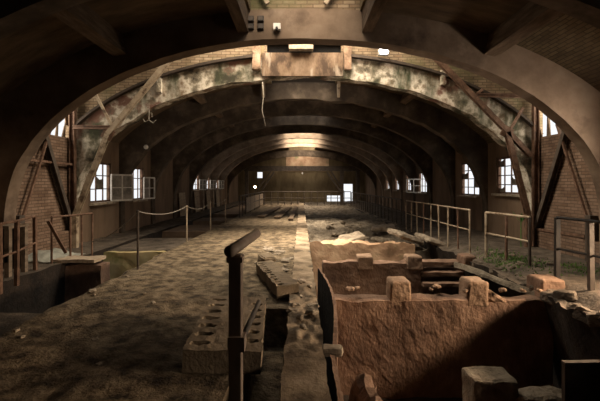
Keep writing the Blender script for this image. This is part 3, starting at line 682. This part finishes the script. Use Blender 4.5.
# ------------------------------------------------------------------ ceiling timbers
for s, side in ((-1, 'left'), (1, 'right')):
    x = XC + s * 1.18
    m = MB(); m.ab(x - .1, x + .1, dk(-1) + .3, dk(0), 4.48, 4.98)
    tag(m.build('trimmer_beam', 'wood'), 'timber trimmer along the %s side of the roof light over the big arch' % side, 'beam', 'roof light trimmers')
    x = XC + s * 3.55; z = ell(3.55, EA, EB, Z0)
    m = MB(); m.box((x, (dk(-1) + dk(0)) / 2 + .15, z - .19), (.24, SP - .32, .38), (0, s * .2, 0))
    tag(m.build('purlin', 'wood'), 'heavy timber purlin on the vault top %s, before the big arch' % side, 'beam', 'vault purlins')
    for k in (1, 2, 3):
        x = XC + s * 3.3; z = ell(3.3, EA, EB, Z0)
        m = MB(); m.box((x, (dk(k) + dk(k + 1)) / 2 + .15, z - .12), (.2, SP - .34, .3), (0, s * .35, 0))
        tag(m.build('purlin', 'wood'), 'timber purlin under the vault on the %s, %s bay behind the peeling arch' % (side, ORD[k - 1]), 'beam', 'vault purlins')
    # hangers on the peeling arch beside the roof light
    x0 = P(256.5 if s < 0 else 347.5, 0, 10.3).x
    m = MB(); m.rough((x0, 10.3, 4.85), (.2, .2, .66), .06, .02, seed=100 + s); tag(m.build('hanger_block', 'pit_block'), 'flaking hanger block on the peeling arch, %s of the stained panel' % side, 'block', 'hanger blocks')
    # brackets below
    x1 = P(263.5 if s < 0 else 338.5, 0, 12.9).x
    m = MB(); m.add([(x1 - .05, 12.7, 4.98), (x1 + .05, 12.7, 4.98), (x1 + .05, 12.95, 4.98), (x1 - .05, 12.95, 4.98), (x1 - .04, 12.82, 4.4), (x1 + .04, 12.82, 4.4), (x1 + .04, 12.95, 4.4), (x1 - .04, 12.95, 4.4)],
                    [(3, 2, 1, 0), (4, 5, 6, 7), (0, 1, 5, 4), (1, 2, 6, 5), (2, 3, 7, 6), (3, 0, 4, 7)])
    tag(m.build('bracket', 'pale_paint'), 'small tapered bracket on the %s crown of the third arch' % side, 'bracket', 'crown brackets')
m = MB(); m.ab(P(262, 0, 10.36).x, P(343, 0, 10.36).x, 10.3, 10.37, P(0, 77, 10.33).z + .02, P(0, 53, 10.33).z)
tag(m.build('stained_panel', 'panel_plaster'), 'smooth stained panel at the crown of the peeling arch', 'panel')
a, b = P(289, 40, 10.2), P(313, 50, 10.2)
m = MB(); m.ab(a.x, b.x, 10.1, 10.3, b.z, a.z + .25); tag(m.build('lintel_block', 'pale_wood'), 'pale block hanging over the dark slot above the stained panel', 'block')
m = MB(); m.ab(P(258, 0, 10.6).x, P(344, 0, 10.6).x, 10.64, 10.7, 4.9, 5.7); tag(m.build('slot_shade_board', 'slot_shade'), 'added black sheet painting the shade in the slot over the stained panel', 'board')  # sheet added only to paint the slot's shade
# fittings on the big arch
for i, (px, py) in enumerate(((250.5, 18.3), (260.5, 18.3), (250.5, 26), (260.5, 26))):
    c = P(px, py, 7.54); t = thing('junction_box', c, ['upper left', 'upper right', 'lower left', 'lower right'][i] + ' box of four dark junction boxes on the big arch crown', 'junction box', 'dark junction boxes')
    m = MB(); m.box(c + Vector((0, .03, 0)), (.115, .06, .105)); m.build('box', 'black_box', t, bevel=.008)
    m = MB(); m.box(c + Vector((0, -.004, 0)), (.09, .012, .08)); m.build('cover', 'dark_steel', t)
c = P(277, 27, 7.54); t = thing('light_fitting', c, 'small pale square fitting on the big arch crown', 'fitting')
m = MB(); m.box(c, (.14, .1, .12)); m.build('housing', 'white_plastic', t, bevel=.01)
m = MB(); m.path([c + Vector((0, -.05, -.03)), c + Vector((0, -.09, -.1))], .025, 10); m.build('gland', 'black_box', t)
c = P(384, 51, 10.1); t = thing('bulkhead_lamp', c, 'bright white lamp glowing under the big arch, right of the crown', 'lamp')
m = MB(); m.box(c + Vector((0, .1, 0)), (.26, .1, .17)); m.build('housing', 'grey_steel', t)
m = MB(); m.box(c, (.22, .1, .12)); m.build('tube', 'lamp_glow', t, bevel=.02)
for i, (x0, z0, x1, z1) in enumerate(((-.62, 4.98, -1.0, 5.6), (.45, 4.98, .9, 5.6))):
    m = MB(); m.bar((x0, 7.5, z0), (x1, 7.5, z1), .08, .06, (0, 1, 0)); tag(m.build('roof_light_strut', 'pale_paint'), 'pale strut in the roof light above the big arch, %s one' % ('left', 'right')[i], 'strut', 'roof light struts')
# cables and bulb
m = MB(); m.path([P(262.5, 82, 10.3), P(263.5, 95, 10.3), P(262, 110, 10.3), P(265.5, 126, 10.3)], .011, 8); tag(m.build('cable', 'rope', smooth=True), 'pale cable hanging from the crown of the peeling arch', 'cable')
m = MB(); d = 10.15
for pts in (((149, 106), (149, 120)), ((149, 120), (145, 122), (143, 119)), ((149, 120), (153, 123), (156, 120)), ((149, 113), (152, 113), (152, 117))):
    m.path([P(x, y, d) for x, y in pts], .009, 8)
tag(m.build('wire_hook', 'rope'), 'small bent wire hook hanging under the peeling arch on the left', 'hook')
def ball(c, r, n=12):
    m = MB(); vs = [(c[0], c[1], c[2] - r)]; fs = []
    for i in range(1, 8):
        a = math.pi * i / 8 - math.pi / 2
        for k in range(n): q = 2 * math.pi * k / n; vs.append((c[0] + r * math.cos(a) * math.cos(q), c[1] + r * math.cos(a) * math.sin(q), c[2] + r * math.sin(a)))
    vs.append((c[0], c[1], c[2] + r))
    for k in range(n):
        fs.append((0, 1 + (k + 1) % n, 1 + k)); fs.append((len(vs) - 1, 1 + 6 * n + k, 1 + 6 * n + (k + 1) % n))
        for i in range(6): fs.append((1 + i * n + k, 1 + i * n + (k + 1) % n, 1 + (i + 1) * n + (k + 1) % n, 1 + (i + 1) * n + k))
    return m.add(vs, fs)
c = P(146, 147, 12.3); t = thing('pendant_bulb', c, 'dull round glass globe hanging in the dark left vault', 'lamp')
ball(c, .07).build('globe', 'white_plastic', t, smooth=True)
m = MB(); m.path([c + Vector((0, 0, .06)), c + Vector((0, 0, 1.35))], .008, 6); m.build('flex', 'black_box', t)

# ------------------------------------------------------------------ far portal frame
Y = 33.4
t = thing('portal_frame', (XC, Y, 0), 'dark steel portal frame with knee braces before the end wall', 'frame')
za, zb = P(0, 171, Y).z, P(0, 166, Y).z
m = MB(); m.ab(P(244, 0, Y).x, P(362, 0, Y).x, Y, Y + .25, za, zb); m.build('beam', 'dark_steel', t)
for px in (246.5, 342, 358):
    m = MB(); m.ab(P(px - 1.7, 0, Y).x, P(px + 1.7, 0, Y).x, Y, Y + .25, -.1, za); m.build('post', 'dark_steel', t)
for p in (((257, 190), (271, 171)), ((262, 190), (274, 172)), ((344, 192), (331, 171)), ((341, 192), (327, 172))):
    m = MB(); m.bar(P(*p[0], Y), P(*p[1], Y), .12, .14, (0, 1, 0)); m.build('knee_brace', 'dark_steel', t)
c = P(255, 187, 31); t = thing('wall_lamp', c, 'small glowing orange lamp at the far left by the portal frame', 'lamp')
ball(c, .1).build('bulb', 'bulb_glow', t, smooth=True)
m = MB(); m.path([c + Vector((0, 0, -1.85)), c + Vector((0, 0, -.08))], .03, 8); m.build('stem', 'dark_steel', t)
c = P(302.5, 173.5, 33.2); t = thing('pendant_lamp', c, 'tiny pale lamp under the middle of the portal beam', 'lamp')
ball(c, .08).build('globe', 'white_plastic', t, smooth=True)
m = MB(); m.path([c + Vector((0, 0, .06)), c + Vector((0, 0, .35))], .015, 6); m.build('stem', 'dark_steel', t)
# planks on the far walkway
for i, (x0, y0, x1, y1, w_, lab) in enumerate(((-1.9, 19, -1.5, 27, .5, 'left wide dark plank lying lengthwise on the far walkway'), (-1.1, 18.5, -.75, 26, .45, 'middle dark plank lying lengthwise on the far walkway'), (-.45, 17.5, -.3, 27, .3, 'dark plank lying along the kerb on the far walkway'))):
    m = MB(); m.bar((x0, y0, .05), (x1, y1, .07), w_ * .7, .07); tag(m.build('plank', 'wood'), lab, 'plank', 'planks on the far walkway')
# left wall odds and ends
for i, k in enumerate((4, 5, 6, 7)):
    y0 = dk(k) + .55
    m = MB(); m.box((XC - WX + .12, y0 + .6, .6), (.04, 1.0, 1.15), (0, -.08, 0)); tag(m.build('board', 'pale_wood'), 'pale board leaning on the far left wall, %s from the camera' % ORD[i], 'board', 'boards against the left wall')
m = MB(); m.rough((-4.62, 8.35, .03), (.9, .5, .07), .07, .012, seed=110); tag(m.build('board', 'pale_wood'), 'pale thick board laid over the end of the left pit', 'board')
m = MB()
def ztarp(x, y):
    r = ((x + 5.4) / .55) ** 2 + ((y - 8.6) / .45) ** 2
    return max(.01, .2 * math.exp(-r * 1.4) + .07 * fbm((x * 4, y * 4, 2), 4) * math.exp(-r * .5))
m.field(lin(-5.9, -4.95, 34), lin(8.1, 9.2, 34), ztarp, 0); tag(m.build('tarpaulin', 'tarp', smooth=True), 'crumpled grey tarpaulin heaped at the foot of the left brick wall', 'tarpaulin')
t = thing('wooden_crate', (-5.3, 7.0, 0), 'open wooden crate frame behind the left railing', 'crate')
for x in (-5.5, -5.05):
    for y in (6.9, 7.3):
        m = MB(); m.ab(x - .04, x + .04, y - .04, y + .04, 0, .85); m.build('leg', 'grey_wood', t)
m = MB(); m.ab(-5.56, -5.0, 6.84, 7.36, .83, .88); m.build('top', 'grey_wood', t)
m = MB(); m.ab(-5.5, -5.05, 7.3, 7.33, .05, .8); m.build('back_panel', 'black_box', t)
m = MB(); m.ab(-5.52, -5.03, 6.86, 6.89, .25, .36); m.build('slat', 'grey_wood', t)
# moss on the right bank and a sprig
m = MB(); rr = random.Random(4)
for i in range(1500):
    u = rr.gauss(0, .3); v = rr.gauss(0, .55)
    x, y = 4.45 + u * .9, 8.55 + v
    if x < 4.02: x = 4.02 + rr.random() * .1
    if rr.random() < .25: x, y = 5.3 + rr.gauss(0, .2), 7.6 + rr.gauss(0, .3)
    z = zbank(x, y); h = rr.uniform(.015, .05); w_ = rr.uniform(.008, .02); a = rr.random() * 6.28
    dx, dy = math.cos(a) * w_, math.sin(a) * w_
    m.add([(x - dx, y - dy, z - .005), (x + dx, y + dy, z - .005), (x - dy * .3, y + dx * .3, z - .005), (x + rr.uniform(-.02, .02), y + rr.uniform(-.02, .02), z + h)], [(0, 1, 3), (1, 2, 3), (2, 0, 3), (2, 1, 0)])
tag(m.build('moss', 'moss'), 'bright green moss patch on the right bank under the railings', 'moss', None, 'stuff')
t = thing('fern', (5.62, 10.3, .55), 'small green fern sprouting at the right wall post', 'plant')
base = Vector((5.62, 10.3, .6))
for i in range(9):
    m = MB(); a = rr.random() * 6.28; l = rr.uniform(.18, .34); e = Vector((math.cos(a) * l * .7, math.sin(a) * l * .5, l))
    sd = Vector((-math.sin(a), math.cos(a), 0)) * .035
    b0 = base + Vector((0, -.08, 0)); mid = b0 + e * .6
    m.add([b0, mid - sd, b0 + e, mid + sd, mid + Vector((0, 0, .02)), mid - Vector((0, 0, .01))], [(0, 1, 4), (1, 2, 4), (2, 3, 4), (3, 0, 4), (0, 5, 1), (1, 5, 2), (2, 5, 3), (3, 5, 0)])
    m.build('leaf', 'leaf', t)
m = MB(); m.path([base + Vector((0, -.08, -.65)), base + Vector((0, -.08, .05))], .012, 6); m.build('stem', 'leaf', t)

# ------------------------------------------------------------------ light
def area(name, loc, tgt, sx, sy, pw, col=(1, .9, .75)):
    l = D.lights.new(name, 'AREA'); l.shape = 'RECTANGLE'; l.size = sx; l.size_y = sy; l.energy = pw; l.color = col
    o = D.objects.new(name, l); COL.objects.link(o); o.location = loc
    o.rotation_euler = (Vector(tgt) - Vector(loc)).to_track_quat('-Z', 'Y').to_euler(); return o
WARM = (1, .84, .64)
o = area('daylight_right_window', (6.5, 5.2, 1.42), (1.0, 5.7, -1.5), 1.1, .55, 280, (1, .74, .5)); o.data.spread = 1.2
area('daylight_right_window', (6.45, 5.2, 1.75), (4.6, 7.6, 2.9), 1.2, .8, 150, (1, .86, .72)).data.spread = 1.25
area('daylight_right_window', (6.5, 2.3, 1.75), (-.4, 3.3, .2), 1.2, .8, 22, (1, .8, .6)).data.spread = 1.0  # added light for the guard post, through a made-up unseen window
o = area('daylight_front_roof', (XC, 5.7, 6.0), (XC, 7.7, 4.7), 1.6, 1.0, 22, WARM); o.data.spread = 1.15
area('daylight_bay_roof', (XC, 9.0, 6.6), (XC, 9.1, 0), 3.6, 2.3, 800, (1, .88, .70))
for s, side in ((-1, lbro[0]), (1, rbro[0])):
    area('daylight_wall_hole', (XC + s * (WX + .5), 9.65, 3.3), (XC + s * 1, 9.7, 2.6), 1.1, .8, 60, (1, .9, .74))
area('daylight_third_roof', (XC, dk(1) + 1.5, 5.5), (XC, dk(1) + 1.5, 0), 1.8, 2.0, 230, (1, .86, .68)).data.spread = 1.2
area('added_fifth_bay_fill', (XC, dk(3) + 1.4, 5.5), (XC, dk(3) + 1.4, 0), 1.8, 2.0, 150, (1, .86, .68)).data.spread = 1.0  # added light for the far floor, through a made-up roof opening
for k, p in ((5, 120), (6, 170), (7, 170)):
    area('daylight_far_roof', (XC, dk(k) + 1.1, 6.1), (XC, dk(k) + SP + .1, 4.7), 2.0, 1.0, p, (1, .84, .66)).data.spread = 1.9
area('daylight_end_roof', (XC + .5, 36.9, 5.4), (XC + .5, 37.4, 0), 3.4, 1.2, 130, (1, .84, .66))
area('daylight_far_bay', (XC, 31, 5.3), (XC, 31, 0), 2.0, 2.0, 110, (1, .84, .66)).data.spread = 1.6

for o in rw[1:]:
    area('daylight_window', (XC + WX + .4, (o[0] + o[1]) / 2, (o[2] + o[3]) / 2), (XC, (o[0] + o[1]) / 2, .3), 1.2, 1.0, 8, (1, .9, .76))
for o in lw:
    area('daylight_window', (XC - WX - .4, (o[0] + o[1]) / 2, (o[2] + o[3]) / 2), (XC, (o[0] + o[1]) / 2, .3), 1.2, 1.0, 8, (1, .9, .76))

W = D.worlds.new('World'); bpy.context.scene.world = W; W.use_nodes = True
bg = W.node_tree.nodes['Background']; bg.inputs['Color'].default_value = (.95, .97, 1, 1); bg.inputs['Strength'].default_value = 1.05

cam = D.cameras.new('Camera'); co = D.objects.new('Camera', cam); COL.objects.link(co)
co.location = (0, 0, EYE); co.rotation_euler = (math.pi / 2, 0, 0)
cam.sensor_width = 36; cam.lens = 24; cam.shift_x = -(VX - 300) / 600; cam.shift_y = -(200.5 - VY) / 600; cam.clip_start = .05
sc = bpy.context.scene; sc.camera = co
sc.view_settings.view_transform = 'Standard'; sc.view_settings.look = 'None'; sc.view_settings.gamma = 1; sc.view_settings.use_curve_mapping = False
sc.view_settings.exposure = 0.0
try:
    sc.render.engine = 'CYCLES'
except Exception: pass
sc.cycles.use_denoising = True
try: sc.cycles.denoiser = 'OPENIMAGEDENOISE'
except Exception: pass
sc.cycles.max_bounces = 6; sc.cycles.diffuse_bounces = 2
for o in list(D.objects):
    if '_o' in o: del o['_o']
